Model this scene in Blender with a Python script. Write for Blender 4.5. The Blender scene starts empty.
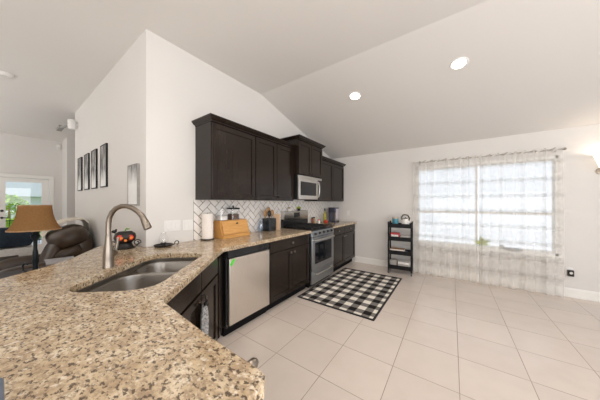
import bpy, bmesh, math, random
from mathutils import Vector, Matrix
R = math.radians
random.seed(4)
sc = bpy.context.scene
COL = sc.collection

# ------------------------------------------------------------------ camera
HC = 1.36
FPX, V0 = 213.84, 203.0
cam_d = bpy.data.cameras.new('camera'); cam = bpy.data.objects.new('camera', cam_d); COL.objects.link(cam)
cam.location = (0, 0, HC)
cam.rotation_euler = (R(90), 0, R(35.39))
cam_d.sensor_width = 36; cam_d.sensor_fit = 'HORIZONTAL'
cam_d.lens = 36 * FPX / 600
cam_d.shift_y = (V0 - 200) / 600
cam_d.clip_start = .02
sc.camera = cam
sc.view_settings.view_transform = 'Standard'; sc.view_settings.look = 'None'
sc.view_settings.gamma = 1; sc.view_settings.exposure = -0.06
sc.view_settings.use_curve_mapping = False
sc.cycles.use_denoising = True
sc.cycles.max_bounces = 10; sc.cycles.diffuse_bounces = 6; sc.cycles.transparent_max_bounces = 16
sc.cycles.sample_clamp_indirect = 6

# ------------------------------------------------------------------ sky, sun, fill
w = bpy.data.worlds.new('sky'); sc.world = w; w.use_nodes = True
nt = w.node_tree; bg = nt.nodes['Background']
tc = nt.nodes.new('ShaderNodeTexCoord'); sp = nt.nodes.new('ShaderNodeSeparateXYZ'); rp = nt.nodes.new('ShaderNodeValToRGB')
nt.links.new(tc.outputs['Generated'], sp.inputs[0]); nt.links.new(sp.outputs[2], rp.inputs[0]); nt.links.new(rp.outputs[0], bg.inputs[0])
rp.color_ramp.elements[0].position = 0.0; rp.color_ramp.elements[0].color = (.92, .96, 1, 1)
rp.color_ramp.elements[1].position = .7; rp.color_ramp.elements[1].color = (.42, .66, 1, 1)
bg.inputs[1].default_value = 1.22

def light(name, kind, loc, rot, energy, color=(1, 1, 1), size=None, spot=None):
    d = bpy.data.lights.new(name, kind); d.energy = energy; d.color = color
    if kind == 'AREA':
        d.shape = 'RECTANGLE'; d.size, d.size_y = size
    elif kind == 'SPOT':
        d.spot_size = spot; d.spot_blend = .6; d.shadow_soft_size = .06
    elif kind == 'SUN':
        d.angle = R(2)
    o = bpy.data.objects.new(name, d); COL.objects.link(o); o.location = loc; o.rotation_euler = rot
    return o
light('sun', 'SUN', (0, -6, 9), Vector((-.45, 1, -1.15)).to_track_quat('-Z', 'Y').to_euler(), 3.3, (1, .96, .9))
light('rear_fill', 'AREA', (1.6, -1.6, 1.1), (R(142), 0, R(-4)), 150, (1, .98, .96), (5, 2.3))  # added fill lamp behind the camera, tilted up at the ceiling
light('living_fill', 'AREA', (-6.2, -2.8, 1.0), (R(180), 0, 0), 118, (.97, .99, 1), (4.5, 2.2))  # added up-facing fill for the living room, not a real window
light('dining_fill', 'AREA', (4.2, -.2, 1.5), (R(126), 0, R(106)), 108, (1, .985, .98), (4, 2))  # added fill from the dining side, no window modelled there

# ------------------------------------------------------------------ materials
class N:
    """small node-tree writer"""
    def __init__(s, name):
        s.m = bpy.data.materials.new(name); s.m.use_nodes = True
        s.t = s.m.node_tree; s.b = s.t.nodes['Principled BSDF']; s.out = s.t.nodes['Material Output']
        s.co = s.t.nodes.new('ShaderNodeTexCoord').outputs['Object']
    def n(s, kind, **inp):
        x = s.t.nodes.new('ShaderNode' + kind)
        for k, v in inp.items():
            s.set(x, k.replace('_', ' ') if k.replace('_', ' ') in x.inputs else k, v)
        return x
    def set(s, x, k, v):
        i = x.inputs[int(k[1:])] if (k[0] == 'i' and k[1:].isdigit()) else x.inputs[k]
        if isinstance(v, bpy.types.NodeSocket): s.t.links.new(v, i)
        else: i.default_value = v
    def math(s, op, a, b=0.0):
        x = s.t.nodes.new('ShaderNodeMath'); x.operation = op; s.set(x, 'i0', a); s.set(x, 'i1', b); return x.outputs[0]
    def map(s, scale=(1, 1, 1), loc=(0, 0, 0), rot=(0, 0, 0), vec=None):
        x = s.t.nodes.new('ShaderNodeMapping'); s.set(x, 'Vector', vec or s.co)
        x.inputs['Scale'].default_value = scale; x.inputs['Location'].default_value = loc; x.inputs['Rotation'].default_value = rot
        return x.outputs[0]
    def noise(s, scale, detail=3, vec=None, rough=.5):
        return s.n('TexNoise', Vector=vec or s.co, Scale=scale, Detail=detail, Roughness=rough).outputs[0]
    def ramp(s, fac, *stops):
        x = s.t.nodes.new('ShaderNodeValToRGB'); s.set(x, 'i0', fac); e = x.color_ramp.elements
        while len(e) < len(stops): e.new(.5)
        for k, (p, c) in enumerate(stops):
            e[k].position = p; e[k].color = (*c, 1) if len(c) == 3 else c
        return x.outputs[0]
    def mix(s, fac, a, b):
        x = s.t.nodes.new('ShaderNodeMix'); x.data_type = 'RGBA'
        for k, v in ((0, fac), (6, a), (7, b)):
            if isinstance(v, bpy.types.NodeSocket): s.t.links.new(v, x.inputs[k])
            else: x.inputs[k].default_value = (*v, 1) if k and len(v) == 3 else v
        return x.outputs[2]
    def bump(s, h, strength=.1, dist=.01):
        x = s.n('Bump', Height=h); x.inputs['Strength'].default_value = strength; x.inputs['Distance'].default_value = dist
        s.t.links.new(x.outputs[0], s.b.inputs['Normal'])
    def fin(s, col=None, rough=.5, metal=0, **kw):
        if col is not None: s.set(s.b, 'Base Color', col if isinstance(col, bpy.types.NodeSocket) else (*col, 1))
        s.set(s.b, 'Roughness', rough); s.set(s.b, 'Metallic', metal)
        for k, v in kw.items(): s.set(s.b, k.replace('_', ' '), v)
        return s.m

def plain(name, c, rough=.5, metal=0, var=.08, scale=30, bump=0, **kw):
    n = N(name); k = n.noise(scale)
    col = n.ramp(k, (.3, tuple(x * (1 - var) for x in c)), (.7, tuple(min(1, x * (1 + var)) for x in c)))
    if bump: n.bump(k, bump, .004)
    return n.fin(col, rough, metal, **kw)
def paint(name, c):
    n = N(name); k = n.noise(260, 2); b = n.noise(.7, 2)
    n.bump(k, .06, .002)
    return n.fin(n.ramp(b, (.3, tuple(x * .985 for x in c)), (.7, c)), .75)
def wood(name, a, b, rough=.35, vec_scale=(26, 26, 2), **kw):
    n = N(name); k = n.noise(2.2, 5, n.map(vec_scale), .6)
    n.bump(k, .05, .002)
    return n.fin(n.ramp(k, (.3, a), (.7, b)), rough, **kw)
def steel(name, c=(.62, .6, .57), rough=.3, sc_=(2, 2, 260)):
    n = N(name); k = n.noise(3, 3, n.map(sc_))
    r = n.math('ADD', n.math('MULTIPLY', k, .16), rough - .08)
    return n.fin(n.ramp(k, (.3, tuple(x * .93 for x in c)), (.7, c)), r, 1.0)
def glassy(name, tint=(1, 1, 1), clear=.9, rough=.03):
    n = N(name); t = n.n('BsdfTransparent', Color=(*tint, 1)); g = n.n('BsdfGlossy', Roughness=rough)
    lw = n.n('LayerWeight', Blend=.35).outputs['Facing']; f = n.math('ADD', .035, n.math('MULTIPLY', n.math('POWER', lw, 2.5), .4)); wv = n.noise(3, 1)
    x = n.n('MixShader'); n.set(x, 'i0', n.math('ADD', f, n.math('MULTIPLY', wv, (1 - clear) * 1.2))); n.set(x, 'i1', t.outputs[0]); n.set(x, 'i2', g.outputs[0])
    n.t.links.new(x.outputs[0], n.out.inputs[0]); return n.m
def emit(name, c, s):
    n = N(name); k = n.noise(20, 1)
    return n.fin(c, .4, 0, Emission_Color=n.ramp(k, (0, tuple(x * .97 for x in c)), (1, c)), Emission_Strength=s)

def granite():
    n = N('granite'); v = n.map((1, 1, 1), rot=(0, 0, R(35)))
    v2 = n.map((1, 1.5, 1), rot=(0, 0, R(-30)))
    base = n.ramp(n.noise(14, 4, v), (.32, (.41, .295, .18)), (.52, (.56, .435, .285)), (.72, (.73, .63, .475)))
    blotch = n.ramp(n.noise(60, 6, v2, .66), (.48, (0, 0, 0)), (.58, (1, 1, 1)))
    c = n.mix(n.math('MULTIPLY', blotch, .72), base, (.29, .205, .13))
    dark = n.ramp(n.noise(56, 5, n.map((1, 1.5, 1), (5, 2, 1), (0, 0, R(-30))), .62), (.54, (0, 0, 0)), (.59, (1, 1, 1)))
    c = n.mix(n.math('MULTIPLY', dark, .9), c, (.07, .045, .030))
    speck = n.ramp(n.noise(130, 2, v), (.62, (0, 0, 0)), (.70, (1, 1, 1)))
    c = n.mix(n.math('MULTIPLY', speck, .35), c, (.17, .12, .085))
    lite = n.ramp(n.noise(60, 3, n.map((1, 1, 1), (3, 7, 2))), (.60, (0, 0, 0)), (.7, (1, 1, 1)))
    c = n.mix(n.math('MULTIPLY', lite, .6), c, (.86, .78, .65))
    return n.fin(c, .12)

def tile_floor():
    n = N('floor_tile'); S = .4472
    v = n.map((1, 1, 1), loc=(-.0453 + 40 * S, -1.9033 + 40 * S, 0))
    b = n.t.nodes.new('ShaderNodeTexBrick'); b.offset = 0; b.squash = 1
    n.set(b, 'Vector', v)
    for k, val in (('Scale', 1), ('Mortar Size', .0028), ('Mortar Smooth', .15), ('Bias', 0), ('Brick Width', S), ('Row Height', S)): n.set(b, k, val)
    b.inputs['Color1'].default_value = (.675, .59, .525, 1); b.inputs['Color2'].default_value = (.64, .56, .50, 1); b.inputs['Mortar'].default_value = (.26, .2, .155, 1)
    cl = n.mix(n.math('MULTIPLY', n.ramp(n.noise(5, 5), (.42, (0, 0, 0)), (.75, (1, 1, 1))), .3), b.outputs[0], (.56, .485, .42))
    n.bump(n.math('SUBTRACT', 1.0, b.outputs[1]), .25, .002)
    return n.fin(cl, n.math('ADD', n.math('MULTIPLY', b.outputs[1], .4), .22))

def sheer(name):
    n = N(name); s = n.n('SeparateXYZ', Vector=n.co)
    def band(sock, period, off, width):
        f = n.math('FRACT', n.math('ADD', n.math('DIVIDE', n.math('SUBTRACT', sock, off), period), 40.0 + width / 2))
        return n.math('LESS_THAN', f, width)
    bz = band(s.outputs[2], .245, .25, .24); bx = band(s.outputs[0], .235, .05, .22)
    k = n.math('MULTIPLY', n.math('ADD', bz, n.math('MULTIPLY', bx, .55)), .5)
    col = n.mix(k, (.88, .855, .81), (.50, .48, .44))
    d = n.n('BsdfDiffuse', Color=col); tl = n.n('BsdfTranslucent', Color=col); tr = n.n('BsdfTransparent')
    a = n.n('MixShader'); n.set(a, 'i0', .5); n.set(a, 'i1', d.outputs[0]); n.set(a, 'i2', tl.outputs[0])
    th = n.noise(400, 1)
    op = n.math('ADD', n.math('ADD', n.math('MULTIPLY', k, .34), .33), n.math('MULTIPLY', th, .06))
    x = n.n('MixShader'); n.set(x, 'i0', op); n.set(x, 'i1', tr.outputs[0]); n.set(x, 'i2', a.outputs[0])
    n.t.links.new(x.outputs[0], n.out.inputs[0]); return n.m

def rug_check():
    n = N('rug_check'); s = n.n('SeparateXYZ', Vector=n.co)
    def par(sock, c): return n.math('LESS_THAN', n.math('FRACT', n.math('ADD', n.math('DIVIDE', sock, 2 * c), 20.0)), .5)
    a = par(s.outputs[0], .0955); b = par(s.outputs[1], .0965)
    k = n.math('MULTIPLY', n.math('ADD', a, b), .5)
    wv = n.noise(300, 2)
    c = n.ramp(k, (0, (.84, .79, .70)), (.5, (.20, .185, .17)), (1, (.012, .010, .010)))
    n.bump(wv, .4, .003)
    return n.fin(n.mix(n.math('MULTIPLY', wv, .12), c, (.16, .15, .14)), 1.0, Specular_IOR_Level=.05)

def photo_print(name, seed, low):
    """misty trees, pale snow beneath"""
    n = N(name); s = n.n('SeparateXYZ', Vector=n.co)
    k = n.noise(5, 6, n.map((3, 3, .9), (seed, seed * 2, 0)), .7)
    g = n.ramp(s.outputs[2], (low - .08, (.95, .95, .95)), (low + .1, (.0, .0, .0)))
    c = n.ramp(k, (.38, (.03, .03, .03)), (.5, (.17, .165, .16)), (.62, (.55, .54, .53)))
    return n.fin(n.mix(g, c, (.86, .86, .85)), .45)

M_WALL = paint('wall_paint', (.73, .705, .675)); M_CEIL = paint('ceiling_paint', (.72, .695, .665)); M_TRIM = paint('trim_paint', (.86, .84, .80))
M_FLOOR = tile_floor(); M_GRANITE = granite(); M_RUG = rug_check(); M_RUGB = plain('rug_border', (.02, .018, .018), .95, bump=.3, scale=300)
M_ESP = wood('espresso_wood', (.009, .0052, .0035), (.020, .0118, .0078), .2, Specular_IOR_Level=.36)
M_ESPD = plain('toe_kick_black', (.006, .005, .005), .7, Specular_IOR_Level=.15)
M_STEEL = steel('brushed_steel'); M_STEELV = steel('brushed_steel_vertical', (.74, .69, .63), .3, (260, 260, 2))
M_NICKEL = steel('brushed_nickel', (.28, .24, .20), .3, (3, 3, 200)); M_SINK = steel('sink_steel', (.34, .315, .285), .3, (6, 6, 240))
M_STEELR = steel('range_steel', (.50, .52, .545), .33, (260, 260, 2)); M_BLACK = plain('black_enamel', (.012, .012, .013), .25); M_BGLASS = plain('black_glass', (.008, .009, .011), .06, var=.02)  # range_steel: blue tint is reflected daylight put into the base colour
M_IRON = plain('cast_iron', (.014, .014, .014), .6, bump=.2); M_DMET = plain('dark_metal', (.03, .027, .025), .4, .6)
M_BLKMET = plain('black_powder_coat', (.008, .008, .009), .45, Specular_IOR_Level=.25)
M_WHITEP = plain('white_plastic', (.82, .81, .79), .35, var=.02); M_PAPER = plain('paper_towel', (.86, .80, .74), .9, bump=.2, scale=120)
M_BAMBOO = wood('bamboo', (.52, .25, .065), (.68, .37, .12), .4, (4, 30, 40)); M_BOARD = wood('pale_wood', (.56, .36, .21), (.68, .47, .30), .5)
M_SPOON = wood('olive_wood', (.32, .17, .07), (.50, .29, .13), .5)
M_GLASS = glassy('clear_glass'); M_BLUEGL = glassy('blue_glass', (.75, .84, .95), .72, .06); M_PANE = glassy('window_glass', (1, 1, 1), .995, 0)
M_GREEN = plain('leaf_green', (.16, .33, .05), .5, var=.4, scale=60); M_LIME = plain('lime_green', (.42, .50, .05), .45, var=.25)
M_TILE = plain('white_tile', (.84, .80, .755), .18, var=.05, scale=12); M_GROUT = plain('grout', (.13, .10, .08), .95)
M_SHEER = sheer('sheer_fabric')
M_LEATHER = plain('brown_leather', (.050, .030, .017), .34, var=.3, scale=14, bump=.15); M_NAVY = plain('navy_fabric', (.010, .022, .038), .8, var=.3)
M_CREAM = plain('cream_knit', (.66, .60, .51), .95, bump=.4, scale=120); M_PALE = plain('pale_fabric', (.68, .66, .62), .9, bump=.2)
M_DWOOD = wood('dark_walnut', (.012, .007, .005), (.024, .014, .009), .45, Specular_IOR_Level=.25); M_LAMPPOST = plain('dark_blue_ceramic', (.006, .010, .014), .35, Specular_IOR_Level=.3)
M_TOWEL = plain('grey_white_towel', (.32, .31, .30), .95, var=.75, scale=70, bump=.4)
M_TAG = plain('bright_green_tag', (.10, .68, .06), .5); M_RED = plain('red_glaze', (.62, .035, .012), .3, var=.3); M_ORANGE = plain('orange_glaze', (.85, .22, .02), .3)
M_CREAMG = plain('white_ceramic', (.8, .78, .74), .3)

# ------------------------------------------------------------------ mesh builder
class MB:
    def __init__(s): s.b = bmesh.new()
    def box(s, x0, x1, y0, y1, z0, z1):
        v = [s.b.verts.new(p) for p in ((x0, y0, z0), (x1, y0, z0), (x1, y1, z0), (x0, y1, z0), (x0, y0, z1), (x1, y0, z1), (x1, y1, z1), (x0, y1, z1))]
        for f in ((0, 3, 2, 1), (4, 5, 6, 7), (0, 1, 5, 4), (1, 2, 6, 5), (2, 3, 7, 6), (3, 0, 4, 7)): s.b.faces.new([v[i] for i in f])
        return s
    def rings(s, rs, cap0=True, cap1=True, closed=True):
        L = [[s.b.verts.new(p) for p in r] for r in rs]; n = len(L[0])
        for a, b in zip(L, L[1:]):
            for i in range(n if closed else n - 1):
                s.b.faces.new((a[i], a[(i + 1) % n], b[(i + 1) % n], b[i]))
        if closed and cap0: s.b.faces.new(L[0][::-1])
        if closed and cap1: s.b.faces.new(L[-1])
        return s
    def lathe(s, prof, o=(0, 0, 0), axis=(0, 0, 1), seg=20, sx=1, sy=1, cap0=True, cap1=True):
        q = Vector((0, 0, 1)).rotation_difference(Vector(axis)); o = Vector(o)
        return s.rings([[o + q @ Vector((sx * r * math.cos(2 * math.pi * i / seg), sy * r * math.sin(2 * math.pi * i / seg), z)) for i in range(seg)] for r, z in prof], cap0, cap1)
    def tube(s, pts, r, seg=10):
        P = [Vector(p) for p in pts]; rs = r if isinstance(r, (list, tuple)) else [r] * len(P)
        out = []; up = None
        for i, p in enumerate(P):
            t = (P[min(i + 1, len(P) - 1)] - P[max(i - 1, 0)]).normalized()
            if up is None: up = t.orthogonal().normalized()
            up = (up - t * up.dot(t)).normalized(); sd = t.cross(up)
            out.append([p + rs[i] * (math.cos(2 * math.pi * k / seg) * up + math.sin(2 * math.pi * k / seg) * sd) for k in range(seg)])
        return s.rings(out)
    def prism(s, poly, z0, z1):
        return s.rings([[(x, y, z0) for x, y in poly], [(x, y, z1) for x, y in poly]])
    def pris(s, poly, f0, f1):
        return s.rings([[f0(*p) for p in poly], [f1(*p) for p in poly]])
    def ball(s, c, r, sq=(1, 1, 1), seg=16, e=1.0):
        n = seg // 2; rows = []
        for j in range(n + 1):
            th = math.pi * j / n - math.pi / 2; cz, sz = math.cos(th), math.sin(th)
            rr = max(1e-4, abs(cz) ** e); zz = math.copysign(abs(sz) ** e, sz)
            row = []
            for i in range(seg):
                a = 2 * math.pi * i / seg; ca, sa = math.cos(a), math.sin(a)
                row.append((c[0] + r * sq[0] * rr * math.copysign(abs(ca) ** e, ca), c[1] + r * sq[1] * rr * math.copysign(abs(sa) ** e, sa), c[2] + r * sq[2] * zz))
            rows.append(row)
        return s.rings(rows)
    def xf(s, mat):
        bmesh.ops.transform(s.b, matrix=mat, verts=s.b.verts); return s

def link(name, m, mat, parent=None, bevel=0, smooth=True, loc=(0, 0, 0), rotz=0):
    bmesh.ops.remove_doubles(m.b, verts=m.b.verts, dist=1e-6)
    bmesh.ops.recalc_face_normals(m.b, faces=m.b.faces)
    me = bpy.data.meshes.new(name); m.b.to_mesh(me); m.b.free()
    me.materials.append(mat)
    if smooth:
        me.polygons.foreach_set('use_smooth', [True] * len(me.polygons)); me.set_sharp_from_angle(angle=R(38))
    o = bpy.data.objects.new(name, me); COL.objects.link(o); o.location = loc; o.rotation_euler = (0, 0, rotz)
    if parent: o.parent = parent
    if bevel:
        b = o.modifiers.new('bevel', 'BEVEL'); b.width = bevel; b.segments = 2; b.limit_method = 'ANGLE'; b.angle_limit = R(40)
        b.harden_normals = False
    return o
def tag(o, label=None, cat=None, group=None, kind=None):
    for k, v in (('label', label), ('category', cat), ('group', group), ('kind', kind)):
        if v: o[k] = v
    return o
def thing(name, label, cat, loc=(0, 0, 0), rotz=0, group=None):
    o = bpy.data.objects.new(name, None); COL.objects.link(o); o.location = loc; o.rotation_euler = (0, 0, rotz)
    o.empty_display_size = .1
    return tag(o, label, cat, group)
def struct(name, m, mat, bevel=0, smooth=False):
    return tag(link(name, m, mat, None, bevel, smooth), kind='structure')
def rrect(x0, x1, y0, y1, r, n=6):
    out = []
    for cx, cy, a0 in ((x1 - r, y1 - r, 0), (x0 + r, y1 - r, 90), (x0 + r, y0 + r, 180), (x1 - r, y0 + r, 270)):
        for k in range(n + 1):
            a = R(a0 + 90 * k / n); out.append((cx + r * math.cos(a), cy + r * math.sin(a)))
    return out
def fillmesh(outer, holes, z0, z1):
    """a flat slab with holes"""
    m = MB(); b = m.b; loops = []
    for lp in [outer] + holes:
        vs = [b.verts.new((x, y, z1)) for x, y in lp]; loops.append(vs)
    es = [b.edges.new((vs[i], vs[(i + 1) % len(vs)])) for vs in loops for i in range(len(vs))]
    r = bmesh.ops.triangle_fill(b, use_beauty=True, use_dissolve=False, edges=es)
    fs = [f for f in r['geom'] if isinstance(f, bmesh.types.BMFace)]
    if z0 != z1:
        d = bmesh.ops.duplicate(b, geom=fs); vm = d['vert_map']
        for vs in loops:
            lo = [vm[v] for v in vs]
            for i in range(len(vs)):
                j = (i + 1) % len(vs); b.faces.new((vs[i], vs[j], lo[j], lo[i]))
        for e in d['geom']:
            if isinstance(e, bmesh.types.BMVert): e.co.z = z0
    return m

# ------------------------------------------------------------------ setting
XW, YW, YL = -2.44, 4.79, .833        # kitchen wall, window wall, picture wall
H, YC, HW = 3.065, 2.38, 2.452        # flat ceiling, crease, height at window wall
XB = -8.9
struct('floor', MB().box(-10, 4.6, -4.2, 4.95, -.12, 0), M_FLOOR)
struct('ceiling', MB().pris([(-4.2, H), (YC, H), (4.95, HW - .04), (4.95, H + .25), (-4.2, H + .25)], lambda y, z: (-9.1, y, z), lambda y, z: (4.6, y, z)), M_CEIL)
struct('wall_kitchen', MB().pris([(YL, 0), (YW, 0), (YW, HW), (YC, H), (YL, H)], lambda y, z: (XW - .14, y, z), lambda y, z: (XW, y, z)), M_WALL)
struct('wall_left', MB().box(-5.81, XW - .14, YL, YL + .14, 0, H), M_WALL)
struct('wall_hall', MB().box(-8.13, XW - .14, 2.3, 2.42, 0, H), M_WALL)
struct('wall_nook', MB().box(XB, -8.13, 1.02, 2.42, 0, H), M_WALL)
WX0, WX1, WZ0, WZ1 = -.575, 1.285, .575, 2.065
m = MB(); m.box(XW - .14, WX0, YW, YW + .14, 0, HW); m.box(WX1, 4.6, YW, YW + .14, 0, HW); m.box(WX0, WX1, YW, YW + .14, 0, WZ0); m.box(WX0, WX1, YW, YW + .14, WZ1, HW)
struct('wall_back', m, M_WALL)
DY0, DY1, DZ = -.98, .79, 2.0
m = MB(); m.box(XB - .14, XB, -4.2, DY0, 0, H); m.box(XB - .14, XB, DY1, 1.02, 0, H); m.box(XB - .14, XB, DY0, DY1, DZ, H)
struct('wall_living', m, M_WALL)
struct('wall_rear', MB().box(-9.04, 4.6, -4.2, -4.08, 0, H), M_WALL)  # unseen wall, added to keep sky light from entering behind the camera
struct('baseboard_back', MB().pris([(YW, 0), (YW - .017, 0), (YW - .017, .105), (YW - .008, .13), (YW, .13)], lambda y, z: (-1.828, y, z), lambda y, z: (4.6, y, z)), M_TRIM)
struct('baseboard_left', MB().box(-5.81, -3.3, YL - .015, YL, 0, .13), M_TRIM)
struct('baseboard_living', MB().box(XB, XB + .015, .88, 1.02, 0, .13), M_TRIM)

# window: frame, two sashes each side, glass, sill
wo = struct('window_1', MB().box(WX0, WX0 + .03, YW + .004, YW + .12, WZ0, WZ1).box(WX1 - .03, WX1, YW + .004, YW + .12, WZ0, WZ1).box(WX0, WX1, YW + .004, YW + .12, WZ1 - .04, WZ1).box(WX0, WX1, YW + .004, YW + .12, WZ0, WZ0 + .03).box(.347, .357, YW + .05, YW + .12, WZ0, WZ1), M_TRIM)
for x0, x1 in ((WX0 + .03, .347), (.357, WX1 - .03)):
    s = MB()
    for z0, z1 in ((WZ0 + .03, 1.19), (1.19, WZ1 - .04)):
        s.box(x0, x0 + .012, YW + .065, YW + .10, z0, z1).box(x1 - .012, x1, YW + .065, YW + .10, z0, z1).box(x0, x1, YW + .066, YW + .099, z0, z0 + .022).box(x0, x1, YW + .066, YW + .099, z1 - .022, z1)
    so = link('window_sash', s, M_TRIM, wo)
    link('window_pane', MB().box(x0 + .01, x1 - .01, YW + .080, YW + .084, WZ0 + .045, WZ1 - .055), M_PANE, so)
link('window_sill', MB().box(WX0 - .04, WX1 + .04, YW - .035, YW + .06, WZ0 - .025, WZ0 - .0005), M_TRIM, wo, .004)

# french doors in the far wall
do = struct('door_1', MB().box(XB, XB + .02, DY1, DY1 + .08, 0, DZ + .08).box(XB, XB + .02, DY0 - .08, DY0, 0, DZ + .08).box(XB, XB + .02, DY0, DY1, DZ, DZ + .08), M_TRIM, .003)
for y0, y1 in ((-.075, DY1 - .01), (DY0 + .01, -.085)):
    l = link('door_leaf', fillmesh([(y0, .01), (y1, .01), (y1, DZ - .01), (y0, DZ - .01)], [[(y0 + .17, .28), (y1 - .12, .28), (y1 - .12, DZ - .11), (y0 + .17, DZ - .11)]], 0, .045).xf(Matrix(((0, 0, 1, XB - .06), (1, 0, 0, 0), (0, 1, 0, 0), (0, 0, 0, 1)))), M_TRIM, do)
    link('door_pane', MB().box(XB - .04, XB - .036, y0 + .16, y1 - .11, .27, DZ - .10), M_PANE, l)
    if y0 > -.5:
        link('door_handle', MB().lathe([(.025, 0), (.025, .01), (.01, .015), (.01, .05)], (XB - .015, .04, 1.0), (1, 0, 0)).tube([(XB + .03, .04, 1.0), (XB + .032, .08, 1.0), (XB + .03, .15, .995)], .009), M_DMET, l)
        link('deadbolt', MB().lathe([(.028, 0), (.028, .012), (.012, .014), (.012, .03)], (XB - .015, .04, 1.17), (1, 0, 0)), M_DMET, l)

# backsplash: diagonal herringbone tiles on a grout bed
def clip(poly, x0, x1, y0, y1):
    for ax, val, sg in ((0, x0, 1), (0, x1, -1), (1, y0, 1), (1, y1, -1)):
        out = []
        for i in range(len(poly)):
            a, b = poly[i], poly[(i + 1) % len(poly)]; da, db = sg * (a[ax] - val), sg * (b[ax] - val)
            if da >= 0: out.append(a)
            if (da < 0) != (db < 0):
                t = da / (da - db); out.append((a[0] + t * (b[0] - a[0]), a[1] + t * (b[1] - a[1])))
        poly = out
        if len(poly) < 3: return None
    return poly
BY0, BY1, BZ0, BZ1 = 1.305, YW - .002, .927, 1.396
m = MB(); TW, TL, g = .075, .15, .0034
c45, s45 = math.cos(R(45)), math.sin(R(45))
for i in range(-70, 70):
    for j in range(-40, 40):
        for o_ in (0, 1):
            # herringbone lattice: L-shaped pairs
            bx, by = (i + 0) * TW + j * 2 * TW, i * TW - j * 2 * TW
            bx, by = i * TW + j * 2 * TW, i * TW - j * 2 * TW
            r = (bx, bx + TL, by, by + TW) if not o_ else (bx - TW, bx, by, by + TL) 
            q = [(r[0] + g, r[2] + g), (r[1] - g, r[2] + g), (r[1] - g, r[3] - g), (r[0] + g, r[3] - g)]
            q = [(2.9 + x * c45 - y * s45, 1.15 + x * s45 + y * c45) for x, y in q]
            if max(p[0] for p in q) < BY0 or min(p[0] for p in q) > BY1 or max(p[1] for p in q) < BZ0 or min(p[1] for p in q) > BZ1: continue
            q = clip(q, BY0, BY1, BZ0, BZ1)
            if q: m.pris(q, lambda y, z: (XW + .003, y, z), lambda y, z: (XW + .008, y, z))
bs = struct('backsplash', m, M_TILE); bs['label'] = 'white herringbone tile backsplash'
struct('trim_1', MB().box(XW, XW + .0055, BY0, BY1, BZ0, BZ1), M_GROUT)

# ------------------------------------------------------------------ cabinets (local: x along the run, front at -y)
def shaker(x0, x1, z0, z1, yf, t=.02, rail=.058):
    m = MB()
    m.box(x0, x0 + rail, yf, yf + t, z0, z1).box(x1 - rail, x1, yf, yf + t, z0, z1)
    m.box(x0 + rail, x1 - rail, yf, yf + t, z0, z0 + rail).box(x0 + rail, x1 - rail, yf, yf + t, z1 - rail, z1)
    m.box(x0 + rail, x1 - rail, yf + .010, yf + t, z0 + rail, z1 - rail)
    return m
def slab(x0, x1, z0, z1, yf, t=.02): return MB().box(x0, x1, yf, yf + t, z0, z1)
def knob(parent, x, y, z, ln=.024, mat=None):
    return link('knob', MB().lathe([(.006, 0), (.005, ln * .5), (.015, ln * .65), (.016, ln * .9), (.010, ln)], (x, y, z), (0, -1, 0), 14), mat or M_NICKEL, parent)
KX = R(90)
def base_cabinet(y0, wd, label, doors, drawers, group='espresso base cabinets'):
    t = thing('base_cabinet', label, 'cabinet', (XW + .002, y0, 0), KX, group)
    link('body', MB().box(0, wd, -.59, -.0, .105, .887), M_ESP, t)
    link('toe_kick', MB().box(0, wd, -.535, -.02, 0, .105), M_ESPD, t)
    g = .004
    for x0, x1 in drawers:
        d = link('drawer', slab(x0 * wd + g, x1 * wd - g, .735, .872, -.61), M_ESP, t, .003); knob(d, (x0 + x1) / 2 * wd, -.61, .803)
    for x0, x1, side in doors:
        d = link('door', shaker(x0 * wd + g, x1 * wd - g, .118, .722, -.61), M_ESP, t, .002)
        knob(d, (x1 * wd - .04) if side > 0 else (x0 * wd + .04), -.61, .675)
    return t
base_cabinet(1.937, .893, 'espresso base cabinet with one wide drawer between dishwasher and range', [(0, .5, 1), (.5, 1, -1)], [(0, 1)])
base_cabinet(3.615, .565, 'espresso base cabinet touching the right side of the range', [(0, 1, 1)], [(0, 1)])
base_cabinet(4.18, .602, 'espresso base cabinet at the far end beside the bare wall', [(0, 1, -1)], [(0, 1)])

def upper_cabinet(y0, wd, z0, z1, depth, label, doors, el, er, crown=.058):
    t = thing('upper_cabinet', label, 'cabinet', (XW + .002, y0, z0), KX, 'espresso wall cabinets')
    h = z1 - z0
    link('body', MB().box(0, wd, -depth + .02, 0, 0, h), M_ESP, t, .002)
    def rect(e, z): return [(-e * el, -depth - e, z), (wd + e * er, -depth - e, z), (wd + e * er, 0, z), (-e * el, 0, z)]
    link('crown', MB().rings([rect(.004, h), rect(.006, h + .012), rect(.022, h + .02), rect(.042, h + .042), rect(.045, h + .044), rect(.045, h + crown)]), M_ESP, t, .001, smooth=False)
    for x0, x1, side in doors:
        d = link('door', shaker(x0 * wd + .006, x1 * wd - .006, .012, h - .012, -depth), M_ESP, t, .002)
        knob(d, (x1 * wd - .035) if side > 0 else (x0 * wd + .035), -depth, .05, mat=M_DMET)
    return t
upper_cabinet(1.325, .63, 1.396, 2.245, .335, 'single door espresso wall cabinet above the paper towel roll', [(0, 1, 1)], 1, 0)
upper_cabinet(1.956, .842, 1.396, 2.245, .335, 'two door espresso wall cabinet between single door cabinet and microwave', [(0, .5, 1), (.5, 1, -1)], 0, 0)
upper_cabinet(2.80, .775, 1.822, 2.392, .425, 'short raised espresso wall cabinet directly over the microwave', [(0, .5, 1), (.5, 1, -1)], 1, 1)
upper_cabinet(3.577, 1.193, 1.396, 2.225, .335, 'far two door espresso wall cabinet right of the microwave', [(0, .52, 1), (.52, 1, -1)], 0, 1)

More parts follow.
